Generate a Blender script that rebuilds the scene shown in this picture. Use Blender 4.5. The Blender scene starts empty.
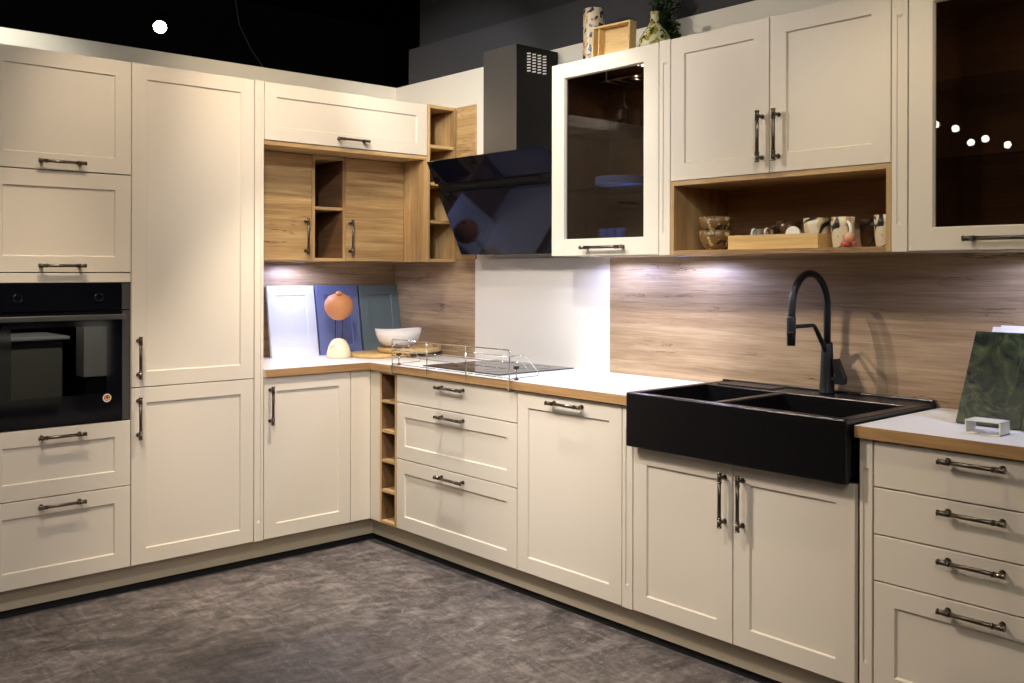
import bpy, bmesh, math, random
from mathutils import Vector, Matrix
R = math.radians
SC = bpy.context.scene
COL = SC.collection

# ------------------------------------------------------------------ camera
cd = bpy.data.cameras.new('camera'); cam = bpy.data.objects.new('camera', cd); COL.objects.link(cam)
cd.sensor_width = 36.0; cd.lens = 36.0 * 964.9 / 1024.0; cd.shift_y = -0.0686
cd.clip_start = 0.05; cd.clip_end = 200
YAW, ROLL = -0.727, 0.002
cam.matrix_world = (Matrix.Translation((-2.887, -4.392, 1.40)) @ Matrix.Rotation(YAW, 4, 'Z')
                    @ Matrix.Rotation(math.pi / 2, 4, 'X') @ Matrix.Rotation(ROLL, 4, 'Z'))
SC.camera = cam
# ------------------------------------------------------------------ world and exposure
w = bpy.data.worlds.new('world'); SC.world = w; w.use_nodes = True
w.node_tree.nodes['Background'].inputs[0].default_value = (1, 0.85, 0.70, 1)
w.node_tree.nodes['Background'].inputs[1].default_value = 0.001
SC.view_settings.view_transform = 'Standard'
SC.view_settings.look = 'None'
SC.view_settings.gamma = 1.0
SC.view_settings.use_curve_mapping = False
SC.view_settings.exposure = 0.0

WARM = (1.0, 0.84, 0.64)
COOL = (0.50, 0.57, 1.0)
ZL = 3.05
# ceiling spots: (position, aim, watts, cone degrees)
SPOTS = [
    ((-2.40, -0.50, ZL), (0.40, -1.60, 1.50), 150, 62, (1, 0.9, 0.8)),
    ((-0.55, -1.00, ZL), (0.00, -0.80, 0.30), 105, 50, (0.92, 0.96, 1)),
    ((-0.60, -2.95, ZL), (0.10, -2.90, 0.60), 56, 80, (1, 0.87, 0.64)),
    ((-0.90, -0.85, ZL), (-0.10, 0.30, 2.00), 74, 80, (1, 0.83, 0.63)),
    ((-1.70, -1.10, ZL), (-1.15, 0.00, 1.75), 52, 56, (1, 0.83, 0.64)),
    ((-1.95, -1.00, ZL), (-1.70, 0.00, 0.25), 80, 45, (1, 0.84, 0.66)),  # added to lift the dark lower drawers of the oven tower
    ((-0.50, -1.10, ZL), (-0.50, 0.00, 0.20), 215, 45, (1, 0.89, 0.75)),
    ((-2.10, -1.00, ZL), (0.10, -2.20, 0.20), 195, 50, (1, 0.87, 0.77)),
    ((-2.10, -2.60, ZL), (0.30, -0.50, 1.30), 190, 60, (0.93, 0.96, 1)),
    ((-1.60, -2.20, ZL), (0.00, -1.50, 0.30), 112, 50, (0.9, 0.96, 1)),
    ((-2.10, 0.10, ZL), (-1.80, 0.63, 2.35), 62, 70, (1, 1, 0.93)),
    ((-1.60, -2.20, ZL), (-1.10, -1.80, 0.00), 55, 75, (1, 0.95, 0.86)),
    ((-0.90, -1.20, ZL), (0.25, -1.35, 2.00), 68, 40, (0.93, 1, 0.96)),
    ((-2.70, -2.30, ZL), (-1.75, 0.00, 0.30), 115, 36, (1, 0.98, 0.92)),  # extra spot put in to brighten the lower left fronts
    ((-1.10, -1.60, ZL), (0.60, 0.10, 2.30), 140, 36, (1, 1, 0.98)),
]
# added soft fill standing in for the rest of the showroom's lamps
FILL = [((-3.6, -5.6, 3.35), (1.6, 1.6), 50)]

# ------------------------------------------------------------------ materials
def mat(name, col, rough=0.5, metal=0.0, spec=0.5, bump=0, bscale=200, coat=0):
    m = bpy.data.materials.new(name); m.use_nodes = True
    nt = m.node_tree; b = nt.nodes['Principled BSDF']
    b.inputs['Base Color'].default_value = (*col, 1)
    b.inputs['Roughness'].default_value = rough
    b.inputs['Metallic'].default_value = metal
    b.inputs['Specular IOR Level'].default_value = spec
    b.inputs['Coat Weight'].default_value = coat
    tc = nt.nodes.new('ShaderNodeTexCoord'); no = nt.nodes.new('ShaderNodeTexNoise')
    no.inputs['Scale'].default_value = bscale; no.inputs['Detail'].default_value = 3
    nt.links.new(tc.outputs['Object'], no.inputs['Vector'])
    mr = nt.nodes.new('ShaderNodeMapRange'); mr.inputs[3].default_value = max(rough - .05, .02); mr.inputs[4].default_value = rough + .05
    nt.links.new(no.outputs[0], mr.inputs[0]); nt.links.new(mr.outputs[0], b.inputs['Roughness'])
    if bump:
        bp = nt.nodes.new('ShaderNodeBump'); bp.inputs['Strength'].default_value = bump; bp.inputs['Distance'].default_value = .002
        nt.links.new(no.outputs[0], bp.inputs['Height']); nt.links.new(bp.outputs[0], b.inputs['Normal'])
    return m

def srgb(r, g, b):
    f = lambda c: (c / 255 / 12.92) if c / 255 <= .04045 else ((c / 255 + .055) / 1.055) ** 2.4
    return (f(r), f(g), f(b))

def ramp(nt, stops, inp):
    r = nt.nodes.new('ShaderNodeValToRGB'); e = r.color_ramp.elements
    while len(e) < len(stops): e.new(.5)
    for k, (p, c) in enumerate(stops): e[k].position = p; e[k].color = (*c, 1)
    nt.links.new(inp, r.inputs[0]); return r.outputs[0]

def wood(name, light, mid, dark, axis, rough=0.5, crack=1.0, seed=0, scale=1.0):
    """oak grain running along axis 'x', 'y' or 'z'"""
    m = bpy.data.materials.new(name); m.use_nodes = True
    nt = m.node_tree; N = nt.nodes; L = nt.links; b = N['Principled BSDF']
    tc = N.new('ShaderNodeTexCoord')
    def noise(along, across, detail, dist, off):
        mp = N.new('ShaderNodeMapping')
        s = [across * scale] * 3; s['xyz'.index(axis)] = along * scale
        mp.inputs['Scale'].default_value = s; mp.inputs['Location'].default_value = (off + seed, off * 1.7 + seed, off * .6 + seed)
        L.new(tc.outputs['Object'], mp.inputs[0])
        n = N.new('ShaderNodeTexNoise'); n.inputs['Scale'].default_value = 1; n.inputs['Detail'].default_value = detail
        n.inputs['Roughness'].default_value = .6; n.inputs['Distortion'].default_value = dist
        L.new(mp.outputs[0], n.inputs['Vector']); return n.outputs[0]
    broad = noise(.5, 6, 3, .5, 3); fine = noise(7, 190, 3, .1, 9); med = noise(1.4, 42, 5, .5, 5)
    def math_(op, a, c=None, v=0, v2=None):
        n = N.new('ShaderNodeMath'); n.operation = op
        if isinstance(a, (int, float)): n.inputs[0].default_value = a
        else: L.new(a, n.inputs[0])
        if c is not None: L.new(c, n.inputs[1])
        else: n.inputs[1].default_value = v
        if v2 is not None: n.inputs[2].default_value = v2
        return n.outputs[0]
    s = math_('ADD', math_('MULTIPLY', broad, v=.5), math_('MULTIPLY', med, v=.35))
    s = math_('ADD', s, math_('MULTIPLY', fine, v=.25))
    c1 = ramp(nt, [(.36, dark), (.52, mid), (.66, light)], s)
    ck = noise(1.0, 11, 5, .15, 21); mk = noise(1.6, 7, 1, 0, 33)
    d = math_('ABSOLUTE', math_('SUBTRACT', ck, v=.5))
    mr = N.new('ShaderNodeMapRange'); L.new(d, mr.inputs[0])
    mr.inputs[1].default_value = .001; mr.inputs[2].default_value = .010; mr.inputs[3].default_value = 1; mr.inputs[4].default_value = 0
    mr2 = N.new('ShaderNodeMapRange'); L.new(mk, mr2.inputs[0]); mr2.inputs[1].default_value = .50; mr2.inputs[2].default_value = .62
    cm = math_('MULTIPLY', math_('MULTIPLY', mr.outputs[0], mr2.outputs[0]), v=.6 * crack)
    mx = N.new('ShaderNodeMix'); mx.data_type = 'RGBA'
    L.new(cm, mx.inputs[0]); L.new(c1, mx.inputs[6]); mx.inputs[7].default_value = (dark[0] * .3, dark[1] * .27, dark[2] * .25, 1)
    L.new(mx.outputs[2], b.inputs['Base Color'])
    b.inputs['Roughness'].default_value = rough
    bp = N.new('ShaderNodeBump'); bp.inputs['Strength'].default_value = .15; bp.inputs['Distance'].default_value = .002
    L.new(fine, bp.inputs['Height']); L.new(bp.outputs[0], b.inputs['Normal'])
    return m

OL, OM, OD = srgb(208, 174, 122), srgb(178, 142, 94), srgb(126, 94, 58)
SL, SM, SD = srgb(192, 165, 130), srgb(160, 132, 100), srgb(110, 88, 64)
cream = mat('cream_lacquer', srgb(224, 211, 192), .42, bump=.03, bscale=900)
cream_body = mat('cream_carcass', srgb(200, 188, 165), .5)
carcass_m = mat('shaded_carcass_board', srgb(70, 58, 44), .7)  # carcass darkened so the joints between fronts look shaded
oak_x = wood('oak_grain_x', OL, OM, OD, 'x')
oak_y = wood('oak_grain_y', OL, OM, OD, 'y', seed=4)
oak_z = wood('oak_grain_z', OL, OM, OD, 'z', seed=8, crack=.5)
oak_front = wood('oak_door_front', OL, OM, OD, 'x', seed=2.3, crack=1.3)
oak_shaded = wood('oak_inside_shaded', srgb(140, 102, 70), srgb(116, 84, 56), srgb(88, 62, 42), 'y', seed=6, crack=.2)  # oak with the shade of cubbies and interiors put into its colour
oak_back = wood('oak_shelf_back', srgb(186, 146, 104), srgb(164, 124, 86), srgb(128, 94, 62), 'y', seed=15, crack=.5)
splash_y = wood('splash_oak_y', SL, SM, SD, 'y', seed=1.5, crack=1.1, rough=.45)
splash_x = wood('splash_oak_x', SL, SM, SD, 'x', seed=12, crack=1, rough=.45)
edge_x = wood('edge_oak_x', srgb(194, 156, 106), srgb(168, 128, 82), srgb(128, 92, 56), 'x', seed=3, crack=.3)
edge_y = wood('edge_oak_y', srgb(194, 156, 106), srgb(168, 128, 82), srgb(128, 92, 56), 'y', seed=13, crack=.3)
bamboo = wood('bamboo', srgb(226, 192, 130), srgb(210, 172, 108), srgb(188, 148, 88), 'y', seed=5, crack=0, scale=2)
bamboo_x = wood('bamboo_pale', srgb(222, 190, 135), srgb(204, 168, 112), srgb(180, 142, 90), 'x', seed=7, crack=0, scale=2)
white_wall = mat('white_paint', srgb(226, 218, 202), .7, bump=.05, bscale=300)
white_top = mat('white_laminate', srgb(232, 230, 226), .35)
white_splash = mat('white_splash_panel', srgb(226, 218, 206), .4, bump=.05, bscale=20)
plinth_m = mat('plinth_taupe', srgb(184, 170, 146), .5)
black_gap = mat('black_base', (.006, .006, .006), .8)
grey_wall_m = mat('dark_grey_paint', srgb(54, 53, 55), .8)
grey_wall2 = mat('darker_grey_paint', srgb(42, 41, 43), .8)
black_wall_m = mat('black_paint', srgb(16, 16, 19), .9)
gun = mat('gunmetal', srgb(92, 86, 76), .3, 1.0)
gun_dark = mat('gunmetal_dark', srgb(112, 103, 90), .3, 1.0)
chrome = mat('chrome', srgb(210, 208, 204), .12, 1.0)
steel = mat('brushed_steel', srgb(130, 128, 124), .38, 1.0)
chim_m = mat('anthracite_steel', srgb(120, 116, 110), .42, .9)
chim_shade = mat('anthracite_steel_shaded', srgb(24, 21, 20), .6, 0, spec=.2)  # same steel, with the shade of the side face painted in
blk = mat('black_plastic', (.008, .008, .009), .4)
blk_matt = mat('black_matt_metal', (.010, .010, .011), .38)
granite = mat('black_granite', (.0045, .004, .0045), .27, spec=.45, bump=.12, bscale=900)
ceramic = mat('white_ceramic', srgb(238, 232, 222), .45)
beige_c = mat('cream_stone', srgb(236, 220, 186), .6, bump=.1, bscale=120)
clay = mat('terracotta_wood', srgb(196, 132, 84), .55, bump=.1, bscale=80)
sample_white = mat('sample_white', srgb(222, 224, 232), .4)
sample_blue = mat('sample_blue', srgb(112, 122, 164), .45)
sample_green = mat('sample_green', srgb(110, 126, 128), .45)
glossblk = mat('black_glass', (.004, .004, .006), .035, spec=.7)
slot_blk = mat('slot_black', (.003, .003, .003), .6, spec=.15)
hood_glass = mat('hood_black_glass', (.003, .003, .006), .03, spec=.45)
hood_glass.node_tree.nodes['Principled BSDF'].inputs['Specular Tint'].default_value = (.11, .16, .40, 1)
white_m = mat('white_metal', srgb(228, 224, 214), .4)
vent_m = mat('vent_light', srgb(250, 245, 236), .6)

def emis(name, col, s):
    m = bpy.data.materials.new(name); m.use_nodes = True; nt = m.node_tree
    nt.nodes.remove(nt.nodes['Principled BSDF'])
    e = nt.nodes.new('ShaderNodeEmission'); e.inputs[0].default_value = (*col, 1); e.inputs[1].default_value = s
    nt.links.new(e.outputs[0], nt.nodes['Material Output'].inputs[0]); return m
lamp_e = emis('lamp_glow', (1, .93, .82), 40)
led_e = emis('led_glow', COOL, 1.5)

def thin_glass(name, tint, refl=.08, rough=.0):
    m = bpy.data.materials.new(name); m.use_nodes = True; nt = m.node_tree; N = nt.nodes; L = nt.links
    N.remove(N['Principled BSDF'])
    t = N.new('ShaderNodeBsdfTransparent'); t.inputs[0].default_value = (*tint, 1)
    g = N.new('ShaderNodeBsdfGlossy'); g.inputs['Roughness'].default_value = rough
    ge = N.new('ShaderNodeNewGeometry'); dt = N.new('ShaderNodeVectorMath'); dt.operation = 'DOT_PRODUCT'
    L.new(ge.outputs['Normal'], dt.inputs[0]); L.new(ge.outputs['Incoming'], dt.inputs[1])
    def mt(op, a, b=0.0):
        n = N.new('ShaderNodeMath'); n.operation = op
        for i, q in enumerate((a, b)):
            if isinstance(q, (int, float)): n.inputs[i].default_value = q
            else: L.new(q, n.inputs[i])
        return n
    # Schlick reflectance of a thin sheet, the same from both faces
    ad = mt('ADD', mt('MULTIPLY', mt('POWER', mt('SUBTRACT', 1.0, mt('ABSOLUTE', dt.outputs['Value']).outputs[0]).outputs[0], 5.0).outputs[0], 1 - refl).outputs[0], refl)
    mx = N.new('ShaderNodeMixShader'); L.new(ad.outputs[0], mx.inputs[0]); L.new(t.outputs[0], mx.inputs[1]); L.new(g.outputs[0], mx.inputs[2])
    L.new(mx.outputs[0], N['Material Output'].inputs[0]); return m
smoke = thin_glass('smoked_glass', (.62, .59, .57), .035)
clear = thin_glass('clear_glass', (.93, .95, .97), .06)
oven_glass = thin_glass('oven_glass', (.14, .14, .14), .12)

def patterned(name, base, cols, scale, lines=True, thr=.62):
    """hand painted ceramic: blotches and thin brush lines"""
    m = bpy.data.materials.new(name); m.use_nodes = True; nt = m.node_tree; N = nt.nodes; L = nt.links; b = N['Principled BSDF']
    tc = N.new('ShaderNodeTexCoord'); prev = None
    rgb = N.new('ShaderNodeRGB'); rgb.outputs[0].default_value = (*base, 1); prev = rgb.outputs[0]
    for k, c in enumerate(cols):
        mp = N.new('ShaderNodeMapping'); mp.inputs['Location'].default_value = (k * 3.1 + 1, k * 1.3, k * 2.2)
        L.new(tc.outputs['Object'], mp.inputs[0])
        n = N.new('ShaderNodeTexNoise'); n.inputs['Scale'].default_value = scale; n.inputs['Detail'].default_value = 1
        L.new(mp.outputs[0], n.inputs['Vector'])
        mr = N.new('ShaderNodeMapRange'); mr.inputs[1].default_value = thr; mr.inputs[2].default_value = thr + .015
        L.new(n.outputs[0], mr.inputs[0])
        mx = N.new('ShaderNodeMix'); mx.data_type = 'RGBA'; L.new(mr.outputs[0], mx.inputs[0]); L.new(prev, mx.inputs[6]); mx.inputs[7].default_value = (*c, 1)
        prev = mx.outputs[2]
    if lines:
        n = N.new('ShaderNodeTexNoise'); n.inputs['Scale'].default_value = scale * .5; n.inputs['Detail'].default_value = 0
        L.new(tc.outputs['Object'], n.inputs['Vector'])
        a = N.new('ShaderNodeMath'); a.operation = 'SUBTRACT'; L.new(n.outputs[0], a.inputs[0]); a.inputs[1].default_value = .5
        a2 = N.new('ShaderNodeMath'); a2.operation = 'ABSOLUTE'; L.new(a.outputs[0], a2.inputs[0])
        mr = N.new('ShaderNodeMapRange'); mr.inputs[1].default_value = .008; mr.inputs[2].default_value = .016; mr.inputs[3].default_value = 1; mr.inputs[4].default_value = 0
        L.new(a2.outputs[0], mr.inputs[0])
        mx = N.new('ShaderNodeMix'); mx.data_type = 'RGBA'; L.new(mr.outputs[0], mx.inputs[0]); L.new(prev, mx.inputs[6]); mx.inputs[7].default_value = (.02, .015, .015, 1)
        prev = mx.outputs[2]
    L.new(prev, b.inputs['Base Color']); b.inputs['Roughness'].default_value = .3
    return m
mug_m = patterned('painted_mug', srgb(222, 208, 176), [srgb(206, 160, 128), (.02, .02, .025)], 24, thr=.66)
mug_lines = patterned('lined_mug', srgb(226, 214, 190), [srgb(210, 190, 150)], 12)
mug_brown = patterned('brown_mug', srgb(92, 66, 44), [srgb(60, 44, 30)], 14)
bowl_m = patterned('painted_bowl', srgb(118, 90, 54), [srgb(206, 184, 134), srgb(50, 36, 24), srgb(190, 160, 104)], 30)
vase_m = patterned('painted_vase', srgb(210, 192, 156), [srgb(206, 150, 106), srgb(90, 104, 150), (.02, .02, .03), (.02, .02, .03)], 34, lines=False, thr=.62)
glaze_m = patterned('green_mottled_glaze', srgb(150, 132, 52), [srgb(210, 206, 176), srgb(70, 72, 26), srgb(196, 190, 150)], 34, lines=False, thr=.56)
glaze_m.node_tree.nodes['Principled BSDF'].inputs['Roughness'].default_value = .12

def floor_mat():
    m = bpy.data.materials.new('floor_concrete'); m.use_nodes = True; nt = m.node_tree; N = nt.nodes; L = nt.links; b = N['Principled BSDF']
    tc = N.new('ShaderNodeTexCoord')
    def nz(sx, sy, rot, det, dist, loc=0, rg=.6):
        mp = N.new('ShaderNodeMapping'); mp.inputs['Scale'].default_value = (sx, sy, 1); mp.inputs['Rotation'].default_value = (0, 0, R(rot)); mp.inputs['Location'].default_value = (loc, loc, 0)
        L.new(tc.outputs['Object'], mp.inputs[0])
        n = N.new('ShaderNodeTexNoise'); n.inputs['Scale'].default_value = 1; n.inputs['Detail'].default_value = det; n.inputs['Distortion'].default_value = dist; n.inputs['Roughness'].default_value = rg
        L.new(mp.outputs[0], n.inputs['Vector']); return n.outputs[0]
    a = nz(4, 7, 20, 7, 1.5); c = nz(11, 4, -35, 8, 2.5, 5, .75); d = nz(8, 26, 45, 9, 3, 9, .8)
    def mth(op, x, y):
        n = N.new('ShaderNodeMath'); n.operation = op
        for i, q in enumerate((x, y)):
            if isinstance(q, (int, float)): n.inputs[i].default_value = q
            else: L.new(q, n.inputs[i])
        return n.outputs[0]
    s = mth('ADD', mth('MULTIPLY', a, .45), mth('ADD', mth('MULTIPLY', c, .35), mth('MULTIPLY', d, .2)))
    base = ramp(nt, [(.37, srgb(60, 54, 52)), (.46, srgb(88, 80, 76)), (.54, srgb(118, 108, 103)), (.64, srgb(158, 148, 141))], s)
    st = nz(6, 12, -30, 9, 4, 17, .78)
    mr = N.new('ShaderNodeMapRange'); L.new(st, mr.inputs[0]); mr.inputs[1].default_value = .56; mr.inputs[2].default_value = .68; mr.inputs[4].default_value = .7
    mx = N.new('ShaderNodeMix'); mx.data_type = 'RGBA'; L.new(mr.outputs[0], mx.inputs[0]); L.new(base, mx.inputs[6]); mx.inputs[7].default_value = (*srgb(172, 160, 158), 1)
    L.new(mx.outputs[2], b.inputs['Base Color']); b.inputs['Roughness'].default_value = .5
    bp = N.new('ShaderNodeBump'); bp.inputs['Strength'].default_value = .12; bp.inputs['Distance'].default_value = .003
    L.new(d, bp.inputs['Height']); L.new(bp.outputs[0], b.inputs['Normal'])
    return m
floor_m = floor_mat()

def marble_mat():
    m = bpy.data.materials.new('green_marble'); m.use_nodes = True; nt = m.node_tree; N = nt.nodes; L = nt.links; b = N['Principled BSDF']
    tc = N.new('ShaderNodeTexCoord'); n = N.new('ShaderNodeTexNoise'); n.inputs['Scale'].default_value = 9; n.inputs['Detail'].default_value = 8; n.inputs['Distortion'].default_value = 2.2
    L.new(tc.outputs['Object'], n.inputs['Vector'])
    base = ramp(nt, [(.32, srgb(26, 32, 24)), (.48, srgb(46, 52, 34)), (.6, srgb(66, 74, 42)), (.78, srgb(96, 102, 70))], n.outputs[0])
    n2 = N.new('ShaderNodeTexNoise'); n2.inputs['Scale'].default_value = 5; n2.inputs['Detail'].default_value = 5; n2.inputs['Distortion'].default_value = 1
    L.new(tc.outputs['Object'], n2.inputs['Vector'])
    a = N.new('ShaderNodeMath'); a.operation = 'SUBTRACT'; a.inputs[1].default_value = .5; L.new(n2.outputs[0], a.inputs[0])
    a2 = N.new('ShaderNodeMath'); a2.operation = 'ABSOLUTE'; L.new(a.outputs[0], a2.inputs[0])
    mr = N.new('ShaderNodeMapRange'); mr.inputs[1].default_value = 0; mr.inputs[2].default_value = .012; mr.inputs[3].default_value = .10; mr.inputs[4].default_value = 0
    L.new(a2.outputs[0], mr.inputs[0])
    mx = N.new('ShaderNodeMix'); mx.data_type = 'RGBA'; L.new(mr.outputs[0], mx.inputs[0]); L.new(base, mx.inputs[6]); mx.inputs[7].default_value = (*srgb(150, 156, 136), 1)
    L.new(mx.outputs[2], b.inputs['Base Color']); b.inputs['Roughness'].default_value = .22
    return m
marble = marble_mat()
leaf_m = mat('dark_leaf', srgb(52, 74, 34), .5)
dark_slots = blk

# ------------------------------------------------------------------ mesh builder
class M:
    """collects shapes; f maps local to world (identity by default)"""
    def __init__(s, f=None): s.bm = bmesh.new(); s.f = f or (lambda v: v); s.mats = []; s.cur = 0; s.smooth = False
    def V(s, p): return s.bm.verts.new(s.f(Vector(p)))
    def F(s, vs, smooth=None):
        try: fc = s.bm.faces.new(vs)
        except ValueError: return
        fc.material_index = s.cur; fc.smooth = s.smooth if smooth is None else smooth
        return fc
    def mat(s, i): s.cur = i; return s
    def box(s, x0, x1, y0, y1, z0, z1, b=0.0, xf=None):
        x0, x1 = min(x0, x1), max(x0, x1); y0, y1 = min(y0, y1), max(y0, y1); z0, z1 = min(z0, z1), max(z0, z1)
        T = xf or (lambda v: v)
        b = min(b, (x1 - x0) * .45, (y1 - y0) * .45, (z1 - z0) * .45)
        if b <= 0:
            v = [s.V(T(Vector((x, y, z)))) for x in (x0, x1) for y in (y0, y1) for z in (z0, z1)]
            for q in ((0, 1, 3, 2), (4, 6, 7, 5), (0, 4, 5, 1), (2, 3, 7, 6), (0, 2, 6, 4), (1, 5, 7, 3)): s.F([v[i] for i in q])
            return s
        tmp = bmesh.new(); bmesh.ops.create_cube(tmp, size=1)
        for v in tmp.verts: v.co = Vector(((x0 + x1) / 2 + v.co.x * (x1 - x0), (y0 + y1) / 2 + v.co.y * (y1 - y0), (z0 + z1) / 2 + v.co.z * (z1 - z0)))
        bmesh.ops.bevel(tmp, geom=tmp.edges[:], offset=b, segments=2, affect='EDGES', profile=.5)
        mp = {v: s.V(T(v.co.copy())) for v in tmp.verts}
        for fc in tmp.faces: s.F([mp[v] for v in fc.verts])
        tmp.free(); return s
    def ring_stack(s, rings, cap0=True, cap1=True, smooth=True):
        vs = [[s.V(p) for p in r] for r in rings]
        for a, b in zip(vs, vs[1:]):
            n = len(a)
            for i in range(n): s.F([a[i], a[(i + 1) % n], b[(i + 1) % n], b[i]], smooth)
        if cap0: s.F(vs[0][::-1], False)
        if cap1: s.F(vs[-1], False)
        return s
    def tube(s, pts, r, n=12, caps=True):
        pts = [Vector(p) for p in pts]; rs = r if isinstance(r, (list, tuple)) else [r] * len(pts)
        rings = []; up = None
        for i, p in enumerate(pts):
            t = (pts[min(i + 1, len(pts) - 1)] - pts[max(i - 1, 0)]).normalized()
            if up is None:
                up = Vector((0, 0, 1)) if abs(t.z) < .9 else Vector((1, 0, 0))
            a = t.cross(up).normalized(); up = a.cross(t).normalized()
            rings.append([p + (a * math.cos(q) + up * math.sin(q)) * rs[i] for q in [2 * math.pi * k / n for k in range(n)]])
        return s.ring_stack(rings, caps, caps)
    def lathe(s, prof, c=(0, 0, 0), n=32, sx=1, sy=1, wob=0):
        rings = [[(c[0] + r * sx * math.cos(q) * (1 + wob * math.sin(2 * q)), c[1] + r * sy * math.sin(q) * (1 + wob * math.sin(2 * q)), c[2] + z)
                  for q in [2 * math.pi * k / n for k in range(n)]] for r, z in prof]
        return s.ring_stack(rings, prof[0][0] > 1e-4, prof[-1][0] > 1e-4)
    def prism(s, poly, z0, z1, ax=2):
        """poly in the plane orthogonal to ax, extruded z0..z1"""
        def P(a, b, c): return {2: (a, b, c), 0: (c, a, b), 1: (a, c, b)}[ax]
        lo = [s.V(P(a, b, z0)) for a, b in poly]; hi = [s.V(P(a, b, z1)) for a, b in poly]; n = len(poly)
        s.F(lo[::-1]); s.F(hi)
        for i in range(n): s.F([lo[i], lo[(i + 1) % n], hi[(i + 1) % n], hi[i]])
        return s
    def sphere(s, c, r, sz=1, n=20, m=14):
        prof = [(max(r * math.sin(math.pi * k / m), 1e-5), -r * sz * math.cos(math.pi * k / m)) for k in range(m + 1)]
        return s.lathe(prof, c, n)
    def build(s, name, mats, parent=None, bevel=0):
        if not isinstance(mats, (list, tuple)): mats = [mats]
        bmesh.ops.remove_doubles(s.bm, verts=s.bm.verts[:], dist=1e-6)
        bmesh.ops.recalc_face_normals(s.bm, faces=s.bm.faces[:])
        off = Vector((0, 0, 0)); rz = 0
        if parent is not None: off = Vector(parent.get('_o', (0, 0, 0)))
        if parent is not None:
            for v in s.bm.verts: v.co -= off
        me = bpy.data.meshes.new(name); s.bm.to_mesh(me); s.bm.free()
        for m in mats: me.materials.append(m)
        o = bpy.data.objects.new(name, me); COL.objects.link(o)
        if parent is not None: o.parent = parent; o['_o'] = tuple(off)
        if bevel:
            md = o.modifiers.new('bevel', 'BEVEL'); md.width = bevel; md.segments = 2; md.limit_method = 'ANGLE'
        return o

def tag(o, label, cat, group=None):
    o['label'] = label; o['category'] = cat
    if group: o['group'] = group
    return o
def thing(name, loc, label, cat, group=None):
    o = bpy.data.objects.new(name, None); COL.objects.link(o); o.location = loc; o['_o'] = tuple(loc); o.empty_display_size = .1
    return tag(o, label, cat, group)
def struct(o): o['kind'] = 'structure'; return o
def copy_tree(o, loc, rz=0, label=None):
    c = o.copy(); COL.objects.link(c); c.location = loc; c.rotation_euler = (0, 0, rz)
    if label: c['label'] = label
    for ch in list(o.children):
        d = ch.copy(); COL.objects.link(d); d.parent = c
        for g in list(ch.children):
            e = g.copy(); COL.objects.link(e); e.parent = d
    return c

# local frames of the two runs: (u, d, w) = along the run, out of the front, up
def left(yf=0.0): return lambda v: Vector((v.x, yf - v.y, v.z))
def right(xf=0.0): return lambda v: Vector((xf - v.y, -v.x, v.z))

FR = .068
def shaker(f, u0, u1, w0, w1, fr=FR, t=.02, rec=.008, ch=.004):
    m = M(f)
    def ring(i, d): return [(u0 + i, d, w0 + i), (u1 - i, d, w0 + i), (u1 - i, d, w1 - i), (u0 + i, d, w1 - i)]
    rs = [ring(0, -t), ring(0, -.0015), ring(.0015, 0), ring(fr, 0), ring(fr + ch, -rec)]
    return m.ring_stack(rs, True, True, smooth=False)
def slab(f, u0, u1, w0, w1, t=.02):
    m = M(f)
    def ring(i, d): return [(u0 + i, d, w0 + i), (u1 - i, d, w0 + i), (u1 - i, d, w1 - i), (u0 + i, d, w1 - i)]
    return m.ring_stack([ring(0, -t), ring(0, -.0015), ring(.0015, 0)], True, True, smooth=False)
def handle(f, u, w, length, vert, parent, so=.034):
    """bar pull: thin bar, thicker sleeves with rings at both ends, two round posts"""
    m = M(f)
    A = (lambda t, d: (u, d, w + t)) if vert else (lambda t, d: (u + t, d, w))
    h = length / 2
    m.tube([A(-h, so), A(h, so)], .0068, 12)
    for sgn in (-1, 1):
        m.tube([A(sgn * h, so), A(sgn * (h - .03), so)], .0080, 14)
        m.tube([A(sgn * (h - .03), so), A(sgn * (h - .036), so)], .0088, 14)
        m.tube([A(sgn * (h + .001), so), A(sgn * (h - .004), so)], .0090, 14)
        m.tube([A(sgn * (h - .018), 0), A(sgn * (h - .018), so)], [.0070, .0056], 12)
        m.tube([A(sgn * (h - .018), 0), A(sgn * (h - .018), .004)], .0092, 14)
    return m.build('handle', gun_dark, parent)
def carcass(f, u0, u1, w0, w1, depth, parent, mt=None, d0=-.022):
    m = M(f); m.box(u0, u1, d0 - depth, d0, w0, w1)
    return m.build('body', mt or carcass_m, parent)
def open_box(f, u0, u1, w0, w1, d0, d1, t, shelves, parent, mts, back=True, sides_name=None):
    """open shelf unit: two side panels, top, bottom, back, shelves"""
    for a, b in ((u0, u0 + t), (u1 - t, u1)): M(f).box(a, b, d1, d0, w0, w1, .0008).build('side_panel', mts[0], parent)
    M(f).box(u0 + t, u1 - t, d1, d0, w1 - t, w1, .0008).build('top_panel', mts[1], parent)
    M(f).box(u0 + t, u1 - t, d1, d0, w0, w0 + t, .0008).build('bottom_panel', mts[1], parent)
    if back: M(f).box(u0 + t, u1 - t, d1, d1 + .008, w0 + t, w1 - t).build('back_panel', mts[2], parent)
    for z in shelves: M(f).box(u0 + t, u1 - t, d1 + .008, d0 - .003, z - t, z, .0008).build('shelf', mts[1], parent)
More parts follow.
